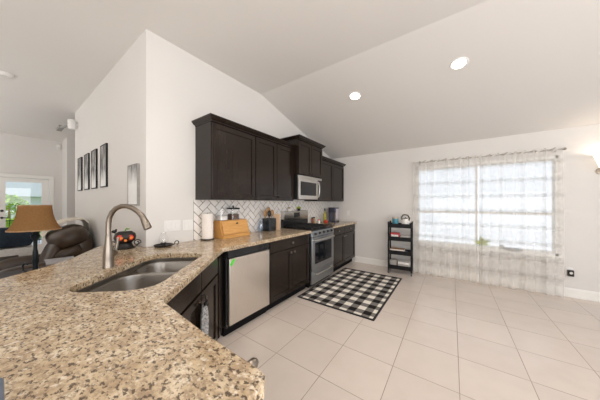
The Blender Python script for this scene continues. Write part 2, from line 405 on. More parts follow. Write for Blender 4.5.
# sink base on the diagonal
PH = math.atan2(.762, -.648)          # local x -> direction along the diagonal, local -y -> into the kitchen
AX = lambda a, n, z=0: (-.648 * a + .762 * n, .762 * a + .648 * n, z)
NF = -.577
t = thing('sink_base_cabinet', 'espresso diagonal sink cabinet with a hanging towel', 'cabinet', AX(1.05, NF), PH)
WD = 1.09
link('body', MB().box(.045, WD, .02, .30, .105, .62).box(.045, WD, .02, .05, .62, .887), M_ESP, t)
link('toe_kick', MB().box(0, WD - .02, .075, .28, 0, .105), M_ESPD, t)
SPL = .56
for x0, x1, side in ((.09, SPL - .006, 1), (SPL + .006, .955, -1)):
    link('false_drawer', slab(x0, x1, .722, .872, 0), M_ESP, t, .003)
    d = link('door', shaker(x0, x1, .118, .705, 0), M_ESP, t, .002)
    knob(d, x1 - .035 if side > 0 else x0 + .03, 0, .655)
link('corner_post', MB().box(.985, WD - .005, -.004, .04, .105, .887), M_ESP, t, .002)

# peninsula base and knee wall
t = thing('peninsula_cabinet', 'espresso cabinet under the granite corner nearest the camera', 'cabinet', (-.43, 0, 0), math.pi)
link('body', MB().box(0, .66, -.352, .25, .105, .887), M_ESP, t)
link('toe_kick', MB().box(.02, .62, -.29, .23, 0, .105), M_ESPD, t)
d = link('drawer', slab(.01, .42, .735, .872, -.372), M_ESP, t, .003)
knob(d, .066, -.372, .868, .092)
link('door', shaker(.01, .42, .118, .722, -.372), M_ESP, t, .002)
struct('wall_peninsula', MB().box(-1.53, -.43, -.37, -.255, 0, .886), M_WALL)
struct('wall_bar', MB().prism([(-1.53, -.37), (-1.60, -.37), (-2.30, .33), (-2.95, YL - .001), (-2.72, YL - .001), (-2.15, .30), (-1.53, -.255)], 0, .886), M_WALL)

# ------------------------------------------------------------------ worktops
ZT = .927
sink_loop = [AX(a, n)[:2] for a, n in rrect(1.128, 1.925, -1.09, -.653, .12, 7)]
outer = [(XW + .009, 2.832), (-1.79, 2.832), (-1.79, 1.272), (-1.784, 1.248), (-1.77, 1.225), (-1.095, .463), (-1.07, .439), (-1.036, .42), (-.684, .399), (-.405, .394), (-.381, .387), (-.368, .369), (-.368, -.55), (-1.58, -.55), (-2.10, 0), (-2.257, .19), (-2.443, .337), (-2.78, .52), (-3.22, YL - .002), (XW + .002, YL - .002), (XW + .002, YL + .01), (XW + .002, 1.30), (XW + .009, 1.31)]
o = link('countertop', fillmesh(outer, [sink_loop], .887, ZT), M_GRANITE, None, .004, smooth=False)
tag(o, 'speckled beige granite worktop with sink cutout sweeping around the corner', 'countertop')
o = link('countertop', MB().box(XW + .009, -1.79, 3.608, YW - .003, .887, ZT), M_GRANITE, None, .004, smooth=False)
tag(o, 'short granite worktop right of the range under the coffee maker', 'countertop')

# sink
t = thing('kitchen_sink', 'double bowl stainless undermount sink set diagonally in the granite', 'sink', AX(1.54, -.87, .68))
def loc_(p): 
    q = AX(1.54, -.87, .68); return [(x - q[0], y - q[1], z - q[2]) for x, y, z in p]
B1, B2 = (1.185, 1.652, -1.125, -.657), (1.682, 1.98, -1.125, -.657)
def ring(bx, ins, r, z): return loc_([AX(a, n, z) for a, n in rrect(bx[0] + ins, bx[1] - ins, bx[2] + ins, bx[3] - ins, r, 7)])
BU = (1.115, 1.942, -1.103, -.64); B1, B2 = (1.123, 1.615, -1.095, -.648), (1.645, 1.934, -1.095, -.648)
def sl(bx, r): return [AX(a, n)[:2] for a, n in rrect(*bx, r, 7)]
q = AX(1.54, -.87, .68); off = Matrix.Translation((-q[0], -q[1], -q[2]))
link('rim', fillmesh(sl((1.07, 1.97, -1.13, -.605), .12), [sl(BU, .115)], .883, .8865).xf(off), M_SINK, t, smooth=False)
link('divider', fillmesh(sl(BU, .115), [sl(B1, .11), sl(B2, .11)], .852, .853).xf(off), M_SINK, t, smooth=False)
link('upper_wall', MB().rings([ring(BU, 0, .115, .885), ring(BU, 0, .115, .8525)], cap0=False, cap1=False), M_SINK, t)
for b in (B1, B2):
    bo = link('bowl', MB().rings([ring(b, 0, .11, .8525), ring(b, .004, .107, .84), ring(b, .014, .10, .75), ring(b, .03, .09, .715), ring(b, .06, .07, .70), ring(b, .12, .02, .697)], cap0=False), M_SINK, t)
    ca, cn = (b[0] + b[1]) / 2, (b[2] + b[3]) / 2
    link('drain', MB().lathe([(.042, 0), (.042, .004), (.03, .005), (.026, .002), (.006, .003)], loc_([AX(ca, cn, .697)])[0]), M_STEEL, bo)

# faucet
FB = (-1.888, .427, .927)
t = thing('faucet', 'tall brushed nickel gooseneck faucet behind the sink', 'faucet', FB)
link('base', MB().lathe([(.033, 0), (.033, .006), (.031, .012), (.030, .06), (.028, .10), (.022, .15), (.0185, .19), (.0175, .21), (.016, .215)]), M_NICKEL, t)
dx, dy = .762, .648
def fp(s_, z): return (dx * s_, dy * s_, z - .927)
arc = [(0, 1.12), (0, 1.18), (.001, 1.225), (.008, 1.262), (.024, 1.298), (.05, 1.325), (.085, 1.339), (.12, 1.338), (.155, 1.324), (.185, 1.302), (.208, 1.278)]
link('spout', MB().tube([fp(*p) for p in arc], .0158, 14), M_NICKEL, t)
link('spray_head', MB().tube([fp(.203, 1.285), fp(.213, 1.271), fp(.222, 1.255), fp(.240, 1.215), fp(.252, 1.186), fp(.254, 1.182)], [.0165, .0175, .019, .0235, .025, .02], 16), M_NICKEL, t)
ha, hb = -.648, .762
link('handle', MB().lathe([(.024, .01), (.024, .055), (.02, .064)], (0, 0, .085), (ha, hb, 0), 16).tube([(ha * .05, hb * .05, .085), (ha * .062, hb * .062, .10), (ha * .072 + .01, hb * .072, .14), (ha * .085 + .02, hb * .08, .19)], [.012, .012, .010, .008]), M_NICKEL, t)

# ------------------------------------------------------------------ appliances
t = thing('dishwasher', 'stainless front dishwasher under the granite with green tag', 'dishwasher', (XW, 1.322, 0), KX)
link('body', MB().box(0, .612, -.585, -.03, .09, .884), M_BLACK, t)
link('kick_plate', MB().box(0, .612, -.55, -.03, .0, .09), M_ESPD, t)
link('control_strip', MB().pris([(-.585, .80), (-.612, .80), (-.607, .875), (-.585, .879)], lambda y, z: (.012, y, z), lambda y, z: (.604, y, z)), M_BGLASS, t, .002)
link('door', MB().box(.02, .598, -.618, -.586, .118, .792), M_STEELV, t, .005)
o = link('door_tag', MB().prism(rrect(-.016, .016, -.036, .036, .006, 3), 0, .0015).lathe([(.008, .001), (.008, .003)], (0, .026, 0)).xf(Matrix.Translation((.055, -.6185, .755)) @ Matrix.Rotation(R(90), 4, 'X') @ Matrix.Rotation(R(-38), 4, 'Z')), M_TAG, t)
o['label'] = 'green paper tag'

t = thing('gas_range', 'stainless freestanding gas range with black oven window', 'range', (XW, 2.84, 0), KX)
RW = .762
link('body', MB().box(0, RW, -.615, -.015, .06, .905), M_BLACK, t)
link('feet_plinth', MB().box(.03, RW - .03, -.57, -.05, 0, .06), M_ESPD, t)
link('cooktop', MB().box(0, RW, -.64, -.08, .905, .925), M_BLACK, t, .004)
for k in range(3):
    x0, x1 = .02 + k * .242, .02 + k * .242 + .235
    gm = MB()
    for x in (x0 + .01, (x0 + x1) / 2, x1 - .01): gm.box(x - .007, x + .007, -.62, -.11, .948, .962)
    for y in (-.615, -.49, -.37, -.24, -.115): gm.box(x0 + .003, x1 - .003, y - .007, y + .007, .948, .962)
    for x in (x0 + .01, x1 - .01):
        for y in (-.615, -.115): gm.box(x - .008, x + .008, y - .008, y + .008, .925, .95)
    link('grate', gm, M_IRON, t)
    for y in (-.49, -.24):
        if k != 1 or y < -.3: link('burner', MB().lathe([(.045, 0), (.045, .008), (.032, .01), (.03, .018), (.01, .02)], ((x0 + x1) / 2, y, .925)), M_IRON, t)
link('back_guard_base', MB().box(.0, RW, -.075, -.012, .905, 1.075), M_BLACK, t)
bgd = link('back_guard', MB().pris([(-.082, 1.058), (-.076, 1.05), (-.02, 1.05), (-.02, 1.212), (-.076, 1.212), (-.083, 1.204)], lambda y, z: (.004, y, z), lambda y, z: (RW - .004, y, z)), M_STEEL, t, .003)
link('display', MB().pris([(-.0845, 1.10), (-.0848, 1.185), (-.08, 1.185), (-.08, 1.10)], lambda y, z: (.29, y, z), lambda y, z: (.47, y, z)), M_BGLASS, bgd)
cp = link('control_panel', MB().pris([(-.61, .815), (-.652, .815), (-.652, .83), (-.638, .905), (-.61, .905)], lambda y, z: (.0, y, z), lambda y, z: (RW, y, z)), M_STEELR, t, .003)
for k in range(5):
    link('burner_knob', MB().lathe([(.024, 0), (.023, .012), (.018, .014), (.017, .034), (.012, .036)], (.10 + k * .14, -.643, .862), (0, -1, .16), 16), M_BLACK, cp)
od = link('oven_door', MB().box(.008, RW - .008, -.652, -.616, .28, .805), M_STEELR, t, .005)
link('oven_window', MB().box(.09, RW - .09, -.6545, -.645, .375, .72), M_BGLASS, od, .006)
def bar(x0, x1, y, z, r=.013, out=.045):
    return MB().tube([(x0, y, z), (x0 + .004, y - out * .7, z), (x0 + .03, y - out, z), ((x0 + x1) / 2, y - out - .006, z), (x1 - .03, y - out, z), (x1 - .004, y - out * .7, z), (x1, y, z)], r)
link('oven_handle', bar(.05, RW - .05, -.652, .765), M_STEEL, od)
dr = link('drawer', MB().box(.008, RW - .008, -.648, -.616, .068, .272), M_STEELR, t, .005)
link('drawer_handle', bar(.10, RW - .10, -.648, .215, .011, .035), M_STEEL, dr)

t = thing('microwave', 'stainless over the range microwave with black door window', 'microwave', (XW, 2.803, 1.418), KX)
MW = .77
link('body', MB().box(0, MW, -.39, 0, 0, .402), M_BLACK, t)
link('vent_grille', MB().box(.004, MW - .004, -.415, -.39, .362, .401), M_STEEL, t, .003)
dd = link('door', MB().box(.004, .60, -.425, -.391, .006, .358), M_STEEL, t, .004)
link('door_window', MB().box(.05, .545, -.4275, -.42, .07, .30), M_BGLASS, dd, .004)
link('door_handle', MB().tube([(.585, -.425, .045), (.585, -.455, .06), (.583, -.468, .12), (.582, -.472, .18), (.583, -.468, .25), (.585, -.455, .31), (.585, -.425, .325)], .011), M_STEEL, dd)
link('control_panel', MB().box(.606, MW - .004, -.423, -.391, .006, .358), M_BGLASS, t, .003)

# ------------------------------------------------------------------ things on the worktop
ZC = ZT + .0005
t = thing('paper_towel_roll', 'white paper towel roll on a dark holder by the herringbone tile', 'paper towels', (-2.35, 1.425, ZC))
link('holder_base', MB().lathe([(.072, 0), (.072, .01), (.06, .014), (.008, .016), (.008, .315)], seg=24), M_DMET, t)
link('roll', MB().lathe([(.02, .016), (.062, .016), (.0635, .02), (.0635, .306), (.062, .31), (.02, .31)], seg=28, cap0=False, cap1=False), M_PAPER, t)

t = thing('bread_box', 'bamboo bread box with sloping front below the wall cabinets', 'bread box', (XW - .01, 1.545, ZC), KX)
link('box', MB().pris([(-.035, 0), (-.235, 0), (-.235, .045), (-.205, .05), (-.165, .215), (-.035, .215)], lambda y, z: (0, y, z), lambda y, z: (.415, y, z)), M_BAMBOO, t, .004)
lid = link('lid', MB().pris([(-.237, .05), (-.208, .055), (-.168, .205), (-.183, .205)], lambda y, z: (.012, y, z), lambda y, z: (.403, y, z)), M_BAMBOO, t, .003)
link('knob', MB().lathe([(.005, 0), (.005, .012), (.011, .016), (.011, .024), (.006, .028)], (.22, -.195, .17), (0, -1, .3)), M_DMET, lid)

def canister(y, x, label, r, h, lidm, fill, fh):
    t = thing('glass_canister', label, 'canister', (x, y, ZC + .2155), 0, 'glass canisters on the bread box')
    sq = lambda a, z: [(px, py, z) for px, py in rrect(-a, a, -a, a, .02, 4)]
    link('jar', MB().rings([sq(r, 0), sq(r, h)], cap1=False), M_GLASS, t)
    link('contents', MB().rings([sq(r - .0055, .006), sq(r - .0055, fh), sq(r - .02, fh + .008)]), fill, t)
    link('lid', MB().rings([sq(r + .003, h), sq(r + .003, h + .018), sq(r - .01, h + .022)]).lathe([(.012, 0), (.008, .01), (.014, .02), (.008, .026)], (0, 0, h + .022)), lidm, t)
M_COFFEE = plain('coffee_beans', (.10, .045, .02), .6, var=.6, scale=150, bump=.6); M_SUGAR = plain('white_sugar', (.8, .78, .75), .8)
canister(1.615, -2.345, 'glass canister of white sugar with clear lid on the bread box', .058, .125, M_GLASS, M_SUGAR, .05)
canister(1.785, -2.345, 'glass canister of brown coffee with black lid on the bread box', .062, .135, M_BLACK, M_COFFEE, .07)

t = thing('utensil_crock', 'square black utensil crock left of the range', 'crock', (-2.315, 2.435, ZC))
sq = lambda a, z: [(px, py, z) for px, py in rrect(-a, a, -a, a, .008, 3)]
link('crock', MB().rings([sq(.072, 0), sq(.075, .003), sq(.075, .195), sq(.069, .195), sq(.069, .01)]), M_BLACK, t, smooth=False)
for k, (x, y, tx, ty, hh, mt, kind) in enumerate(((-.02, -.03, -.02, -.07, .30, M_SPOON, 'round wooden spoon leaning left in the black crock'), (.0, -.01, .0, -.02, .36, M_SPOON, 'tallest wooden spoon standing in the middle of the black crock'), (.03, -.02, .03, -.03, .30, M_BLACK, 'black spatula in the black crock'), (.0, .03, .02, .05, .31, M_SPOON, 'wide wooden spatula leaning right in the black crock'))):
    u = thing('cooking_utensil', kind, 'utensil', (-2.315 + x, 2.435 + y, ZC + .012), 0, 'utensils in the black crock')
    d = Vector((tx - x, ty - y, hh)); n_ = d.normalized()
    link('handle', MB().tube([(0, 0, 0), d * .8], .006), mt, u)
    link('head', MB().ball((0, 0, 0), .052, (.35, .75, 1)).xf(Matrix.Translation(d * .86)), mt, u)

t = thing('glass_bottle', 'pale blue glass bottle left of the black utensil crock', 'bottle', (-2.345, 2.285, ZC))
link('glass', MB().lathe([(.034, 0), (.036, .004), (.036, .12), (.03, .145), (.013, .165), (.013, .20)], cap1=False), M_BLUEGL, t)
link('stopper', MB().lathe([(.012, .195), (.015, .202), (.015, .215), (.008, .22)]), M_STEEL, t)
t = thing('cutting_board', 'pale wooden cutting board on edge between crock and range', 'cutting board', (-2.30, 2.60, ZC))
link('board', MB().prism(rrect(-.05, .05, 0, .255, .015, 4), -.009, .009).xf(Matrix.Rotation(R(30), 4, 'Z') @ Matrix.Rotation(R(90), 4, 'X')), M_BOARD, t, .003)

# on the back guard
t = thing('salt_cellar', 'small beige lidded jar on top of the range back guard', 'jar', (-2.488 + .095, 3.025, 1.2125))
link('jar', MB().lathe([(.026, 0), (.03, .01), (.03, .045), (.026, .05)]), M_CREAMG, t)
link('lid', MB().lathe([(.028, .05), (.028, .06), (.02, .066), (.006, .068), (.008, .076), (.004, .08)]), M_SPOON, t)
t = thing('potted_succulent', 'yellow green succulent in a dark pot on the range back guard', 'plant', (-2.393, 3.33, 1.2125))
link('pot', MB().lathe([(.024, 0), (.032, .045), (.028, .045), (.026, .036)]), M_BLACK, t)
lm = MB()
for k in range(26):
    a = k * 2.399; e = .15 + 1.2 * (k / 26); L = .05 - .012 * (k / 26)
    dv = Vector((math.cos(a) * math.cos(e), math.sin(a) * math.cos(e), math.sin(e)))
    lm.tube([Vector((0, 0, .038)), Vector((0, 0, .045)) + dv * L * .5, Vector((0, 0, .045)) + dv * L], [.006, .013, .003], 6)
link('leaves', lm, M_LIME, t)

# right of the range
def spice(x, y, label, fill, r=.021, h=.085):
    t = thing('spice_jar', label, 'jar', (x, y, ZC), 0, 'spice jars right of the range')
    link('glass', MB().lathe([(r, 0), (r, h), (r * .8, h + .006)]), fill, t); link('cap', MB().lathe([(r * .95, h + .004), (r * .95, h + .024), (r * .8, h + .026)]), M_BLACK if fill is not M_CREAMG else M_RED, t)
spice(-2.38, 3.80, 'tall brown spice jar nearest the range at the wall', plain('paprika', (.25, .07, .03), .4), .022, .11)
spice(-2.38, 3.87, 'tan spice jar second from the range at the wall', plain('tan_spice', (.42, .28, .15), .4), .022, .11)
spice(-2.30, 3.93, 'white jar with red cap in front of the oil bottle', M_CREAMG, .026, .06)
t = thing('oil_bottle', 'yellow green oil bottle with black neck right of the range', 'bottle', (-2.31, 4.20, ZC))
link('glass', MB().lathe([(.034, 0), (.036, .005), (.036, .16), (.03, .19), (.015, .225), (.013, .26)]), plain('olive_oil', (.38, .34, .05), .15), t)
link('cap', MB().lathe([(.015, .258), (.015, .31), (.012, .315)]), M_BLACK, t)
t = thing('tomato', 'red tomato at the foot of the oil bottle', 'tomato', (-2.22, 4.09, ZC))
link('flesh', MB().ball((0, 0, .036), .042, (1, 1, .86)), M_RED, t); link('stem', MB().lathe([(.014, .068), (.004, .074), (.003, .086)], seg=6), M_GREEN, t)
t = thing('coffee_maker', 'dark single cup coffee maker at the end of the worktop', 'coffee maker', (-2.16, 4.40, ZC), KX)
M_PLUM = plain('slate_plastic', (.045, .045, .075), .3); M_SILV = plain('silver_plastic', (.55, .50, .54), .3, .3)
link('base', MB().prism(rrect(0, .20, -.02, .17, .02), 0, .03), M_PLUM, t, .003)
link('column', MB().prism(rrect(0, .20, .09, .17, .02), .03, .32), M_PLUM, t, .003)
link('head', MB().prism(rrect(.0, .20, -.02, .17, .03), .215, .33), M_PLUM, t, .004)
link('front_panel', MB().prism(rrect(.03, .17, -.028, .0, .01), .06, .30), M_SILV, t, .003)
link('drip_tray', MB().prism(rrect(.03, .17, -.015, .08, .01), .03, .04), M_STEEL, t)

# far end of the worktop near the wall corner
t = thing('chamber_candlestick', 'dark metal candle dish with ring handle and clear glass chimney', 'candle holder', (-2.345, .95, ZC))
link('dish', MB().lathe([(.05, 0), (.07, .004), (.084, .018), (.082, .02), (.066, .008), (.02, .007), (.018, .028), (.026, .034), (.022, .04), (.016, .04)], seg=28), M_DMET, t)
link('handle', MB().tube([(.045 + .0, .07, .012)] + [(.045 + .02 * 0 + .012 * math.sin(R(a)) * 0, .085 + .02 - .02 * math.cos(R(a)), .027 + .02 * math.sin(R(a))) for a in range(-30, 300, 30)], .0045, 8), M_DMET, t)
link('chimney', MB().lathe([(.03, .02), (.042, .05), (.044, .07), (.036, .095), (.026, .12), (.024, .14)], cap0=False, cap1=False), M_GLASS, t)
link('candle', MB().lathe([(.011, .036), (.011, .06), (.003, .062), (.001, .07)], seg=12), M_CREAMG, t)

t = thing('apple_ornament', 'dark apple ornament with red and orange flowers on a scrolled stand', 'ornament', (-2.55, .70, ZC), R(76))
link('body', MB().lathe([(.012, .05), (.05, .052), (.078, .075), (.086, .105), (.078, .140), (.05, .162), (.02, .162), (.006, .156)], seg=24, sy=.75), M_DMET, t)
for x, z, mt, r in ((-.038, .108, M_RED, .028), (.036, .106, M_RED, .027), (-.03, .105, M_ORANGE, .013), (.042, .104, M_ORANGE, .013), (.0, .082, M_ORANGE, .012)):
    o_y = -.75 * (.084 if abs(x) < .03 else .072)
    fm = MB()
    for k in range(6):
        a = R(60 * k); fm.ball((x + r * .5 * math.cos(a), o_y + (.001 if r > .02 else -.012), z + r * .5 * math.sin(a)), r * .52, (1, .35, 1), 10)
    link('flower', fm, mt, t)
link('stem', MB().tube([(0, 0, .155), (.002, 0, .175), (.012, 0, .192)], [.006, .005, .004], 8), M_GREEN, t)
link('leaf', MB().ball((.02, 0, .182), .018, (1, .3, .4), 10), M_GREEN, t)
link('stand', MB().lathe([(.075, 0), (.08, .006), (.06, .02), (.05, .048), (.058, .052), (.02, .05)], seg=24), M_DMET, t)
def spiral(cx, cz, r, s): return [(cx + s * r * (1 - k / 26) * math.cos(R(k * 24)), 0, cz + r * (1 - k / 26) * math.sin(R(k * 24))) for k in range(20)]
for s_ in (-1, 1): link('scroll', MB().tube([(s_ * .05, 0, .01), (s_ * .08, 0, .004 + .006)] + spiral(s_ * .09, .045, .032, s_), .005, 8), M_DMET, t)
link('bird', MB().ball((-.08, 0, .165), .018, (1.1, .7, .8), 10).tube([(-.07, 0, .14), (-.078, 0, .155)], .004, 6).ball((-.066, 0, .18), .009, seg=8), M_DMET, t)

t = thing('phone', 'small metal phone end on the granite at the bottom left', 'phone', (-.845, -.03, ZC), R(90))
link('case', MB().prism(rrect(-.037, .037, -.145, .05, .012), 0, .010), plain('grey_blue_metal', (.20, .24, .32), .3, .8), t, .003)
link('screen', MB().prism(rrect(-.031, .031, -.138, .043, .01), .0101, .0106), plain('slate_glass', (.10, .12, .16), .15), t)

# towel on the sink cabinet
o_ = AX(1.605, NF + .012)
t = thing('hand_towel', 'small grey and white towel hanging on the sink cabinet door', 'towel', (o_[0], o_[1], .36), PH)
rows = []
for j in range(13):
    f = j / 12; wdt = .72 * (.075 + .03 * math.sin(f * 3.0)) * (.45 + .55 * min(1, (1 - f) * 3 + .1)); z = .275 * f
    ro = []
    for k in range(21):
        x = (k / 20 - .5) * 2 * wdt; ro.append((x, -.012 - .010 * math.sin(k * 1.1 + f * 2) * (1 - .4 * f), z))
    for k in range(20, -1, -1):
        x = (k / 20 - .5) * 2 * wdt; ro.append((x, -.006 - .010 * math.sin(k * 1.1 + f * 2) * (1 - .4 * f), z))
    rows.append(ro)
link('cloth', MB().rings(rows), M_TOWEL, t)
link('hook', MB().tube([(0, .008, .33), (0, -.012, .335), (0, -.02, .325), (0, -.02, .262), (0, -.03, .255), (0, -.038, .27)], .004, 8).box(-.03, .03, -.026, -.014, .265, .285), M_BLKMET, t)

# ------------------------------------------------------------------ wall plates
def plate(x, y, z, rot, name, label, cat, wd=.075, gang=1, group=None):
    t = thing(name, label, cat, (x, y, z), rot, group)
    link('cover', MB().box(-wd / 2, wd / 2, -.006, 0, -.058, .058), M_WHITEP, t, .002)
    for k in range(gang):
        cx = (k - (gang - 1) / 2) * .046
        link('rocker' if 'switch' in name else 'socket', MB().box(cx - .016, cx + .016, -.0085, -.005, -.034, .034), M_WHITEP, t, .0015)
    return t
plate(XW, 1.075, 1.118, KX, 'light_switch', 'white triple switch plate nearest the wall corner', 'light switch', .164, 3)
plate(XW, 1.238, 1.112, KX, 'wall_outlet', 'white double outlet plate beside the tile backsplash', 'outlet', .116, 2)
plate(-2.0, YW, 1.12, 0, 'wall_outlet', 'white outlet above the far worktop on the window wall', 'outlet')
t = plate(1.385, YW, .37, 0, 'wall_outlet', 'white outlet low on the wall right of the curtain', 'outlet')
t = thing('plug_adapter', 'dark grey plug adapter in the low outlet right of the curtain', 'plug', (1.392, YW - .0085, .345))
link('housing', MB().box(-.03, .03, -.04, 0, -.04, .05), M_DMET, t, .008); link('face', MB().lathe([(.018, 0), (.015, .004)], (0, -.04, .01), (0, -1, 0)), M_STEEL, t)

M_GREYP = plain('grey_canvas_edge', (.30, .29, .27), .7)
# pictures on the left wall
def picture(x, z0, h, wd, label, seed, low, fm=None, dp=.02):
    t = thing('framed_picture', label, 'picture', (x, YL, z0), 0, 'black and white tree photographs')
    link('frame', fillmesh([(-wd / 2, 0), (wd / 2, 0), (wd / 2, h), (-wd / 2, h)], [[(-wd / 2 + .012, .012), (wd / 2 - .012, .012), (wd / 2 - .012, h - .012), (-wd / 2 + .012, h - .012)]], 0, dp).xf(Matrix.Rotation(R(90), 4, 'X')), fm or M_BLKMET, t)
    link('print', MB().box(-wd / 2 + .01, wd / 2 - .01, -dp + .003, 0, .01, h - .01), photo_print('tree_photograph', seed, low), t)
for k, (x, lab) in enumerate(((-5.31, 'tree photograph in black frame, farthest of the four in a row'), (-4.815, 'tree photograph in black frame, second from the far end of the row'), (-4.35, 'tree photograph in black frame, third from the far end of the row'), (-3.845, 'tree photograph in black frame, largest looking and nearest of the row'))):
    picture(x, 1.575, .575, .285, lab, 1.7 + 3.1 * k, .16)
picture(-2.74, 1.335, .43, .285, 'grey tree print hung alone nearest the wall corner', 11.3, .30, M_GREYP, .022)

# small devices
t = thing('security_camera', 'white camera on an arm high at the end of the picture wall', 'camera', (-5.60, YL, 2.78))
link('mount', MB().lathe([(.04, 0), (.04, .015), (.018, .02), (.018, .05)], (0, 0, 0), (0, -1, 0)), M_WHITEP, t)
link('housing', MB().lathe([(.03, -.09), (.05, -.08), (.055, -.02), (.055, .07), (.04, .085)], (0, -.07, 0)), M_WHITEP, t)
link('arm', MB().tube([(-.05, -.07, .0), (-.3, -.10, .03), (-.62, -.12, .06)], .022).box(-.95, -.62, -.16, -.09, .05, .10), M_GREYP, t)
t = thing('motion_sensor', 'small white sensor in the far corner near the ceiling', 'sensor', (XB, .955, 2.84))
link('housing', MB().box(0, .05, -.035, .035, 0, .13), M_WHITEP, t, .012); link('lens', MB().box(.05, .054, -.022, .022, .02, .06), M_PALE, t)
t = thing('smoke_detector', 'white round detector on the ceiling at the left picture edge', 'smoke detector', (-4.80, .045, H))
link('housing', MB().lathe([(.075, 0), (.075, -.02), (.055, -.04), (.01, -.042)]), M_WHITEP, t); link('vent_ring', MB().lathe([(.05, -.038), (.05, -.043), (.03, -.046)]), M_PALE, t)

# recessed lights on the slope
SL = math.atan2(HW - H, YW - YC)
def can_light(x, y, label):
    z = H + max(0, y - YC) * math.tan(SL)
    t = thing('recessed_light', label, 'ceiling light', (x, y, z), 0, 'recessed ceiling lights'); t.rotation_euler = (SL if y > YC else 0, 0, 0)
    link('trim_ring', MB().lathe([(.066, -.001), (.068, -.006), (.083, -.005), (.087, 0)], seg=28, cap0=False, cap1=False), M_WHITEP, t)
    link('lens', MB().lathe([(.068, -.002), (.055, -.006), (.01, -.008)], seg=24), emit('lamp_lens', (1, .88, .72), 12), t)
    light('can_beam', 'SPOT', (x, y, z - .02), (0, 0, 0), 32, (1, .91, .82), spot=R(140)).parent = None
def on_slope(u, v):
    f, s, c = FPX, math.sin(R(35.39)), math.cos(R(35.39)); r = (u - 300) / f; up = (V0 - v) / f
    d = Vector((c * r - s, s * r + c, up)); k = math.tan(SL)
    t_ = (H - YC * k - HC) / (d.z - k * d.y); return d.x * t_, d.y * t_
can_light(-1.145, 2.988, 'recessed ceiling light nearer the wall cabinets'); can_light(.064, 2.970, 'recessed ceiling light farther right on the slope')
can_light(-1.05, 1.15, 'recessed ceiling light on the flat ceiling above the sink corner'); can_light(.3, .9, 'added unseen recessed ceiling light on the flat ceiling above the open floor')  # the open-floor light is added out of view to brighten the floor
t = thing('wall_sconce', 'white glass wall sconce right of the window', 'sconce', (1.675, YW, 1.80))
link('plate', MB().lathe([(.05, 0), (.05, .015), (.02, .02)], (0, 0, 0), (0, -1, 0)), M_NICKEL, t)
link('arm', MB().tube([(0, -.015, 0), (0, -.08, -.02), (0, -.12, .0), (0, -.12, .03)], .008), M_NICKEL, t)
light('sconce_glow', 'POINT', (1.675, YW - .12, 1.96), (0, 0, 0), 1.6, (1, .90, .80))
link('shade', MB().lathe([(.03, .0), (.06, .03), (.085, .12), (.11, .20), (.107, .20), (.08, .12), (.055, .035), (.02, .01)], (0, -.12, .01), cap1=False), emit('lit_glass_shade', (1, .93, .84), 1.1), t)

# ------------------------------------------------------------------ curtains
YR = YW - .11
t = thing('curtain_rod', 'thin metal curtain rod above the window', 'curtain rod', (.36, YR, 2.135))
link('rod', MB().tube([(-.95, 0, 0), (.95, 0, 0)], .009), M_NICKEL, t)
for x in (-.95, .95): link('finial', MB().ball((x, 0, 0), .018, (1.3, 1, 1), 12), M_NICKEL, t)
for x in (-.87, .87): link('bracket', MB().tube([(x, 0, -.012), (x, .05, -.02), (x, .109, -.02)], .007, 8), M_NICKEL, t)
def curtain(x0, x1, label, seed):
    rnd = random.Random(seed); ph = [rnd.uniform(0, 6.28) for _ in range(5)]
    t = thing('sheer_curtain', label, 'curtain', ((x0 + x1) / 2, YR, 0), 0, 'sheer plaid curtains at the window')
    nx, nz = 150, 40; m = MB(); W = x1 - x0; rows = []
    for j in range(nz + 1):
        f = j / nz; z = .012 + (2.155 - .012) * f; row = []
        for i in range(nx + 1):
            s = i / nx; x = (s - .5) * W
            a = .012 + .022 * (1 - f)
            y = a * math.sin(2 * math.pi * (6.0 * s + .35 * math.sin(3 * s + ph[0])) + ph[1] + .5 * f) + .4 * a * math.sin(2 * math.pi * 13 * s + ph[2] - 1.2 * f) + .02 * (1 - f) * math.sin(5 * s + ph[3])
            xx = x + .012 * math.sin(2 * math.pi * 9 * s + ph[4]) + .02 * (1 - f) * (s - .5)
            row.append((xx, y * (.5 if f > .97 else 1) - .012, z + .012 * math.sin(2 * math.pi * 9 * s + ph[1]) * (1 if f > .99 else 0)))
        rows.append(row)
    m.rings(rows, closed=False)
    link('panel', m, M_SHEER, t)
    for k in range(6):
        x = (-.46 + .184 * k) * W
        link('gathered_loop', MB().tube([(x - .05, -.016, 2.12), (x - .025, -.022, 2.135), (x + .01, -.02, 2.15), (x + .05, -.014, 2.143)], [.006, .013, .012, .005], 8), M_PALE, t)
curtain(-.595, .355, 'left sheer plaid curtain panel, beside the rolling cart', 3)
curtain(.37, 1.285, 'right sheer plaid curtain panel, beside the low outlet', 8)
t = thing('potted_plant', 'small green plant on the window sill behind the curtain', 'plant', (.42, YW + .012, WZ0))
link('pot', MB().lathe([(.028, 0), (.038, .07), (.034, .07), (.03, .06)]), M_CREAMG, t)
lm = MB()
for k in range(18):
    a = k * 2.4; e = .3 + .07 * k; dv = Vector((math.cos(a) * math.cos(e), math.sin(a) * math.cos(e) * .45, math.sin(e))) * (.11 + .03 * (k % 3))
    lm.tube([(0, 0, .06), Vector((0, 0, .06)) + dv * .55, Vector((0, 0, .05)) + dv], [.003, .014, .002], 6)
link('leaves', lm, M_LIME, t)
t = thing('sill_ornament', 'grey bird shaped ornament on the right of the window sill', 'ornament', (.80, YW + .012, WZ0))
M_GREY = plain('grey_resin', (.3, .3, .3), .6)
link('body', MB().ball((0, 0, .035), .05, (2.4, .6, .6)), M_GREY, t); link('head', MB().ball((-.13, 0, .075), .03, (1, .8, .9)).tube([(-.1, 0, .05), (-.13, 0, .07)], .016, 8), M_GREY, t)

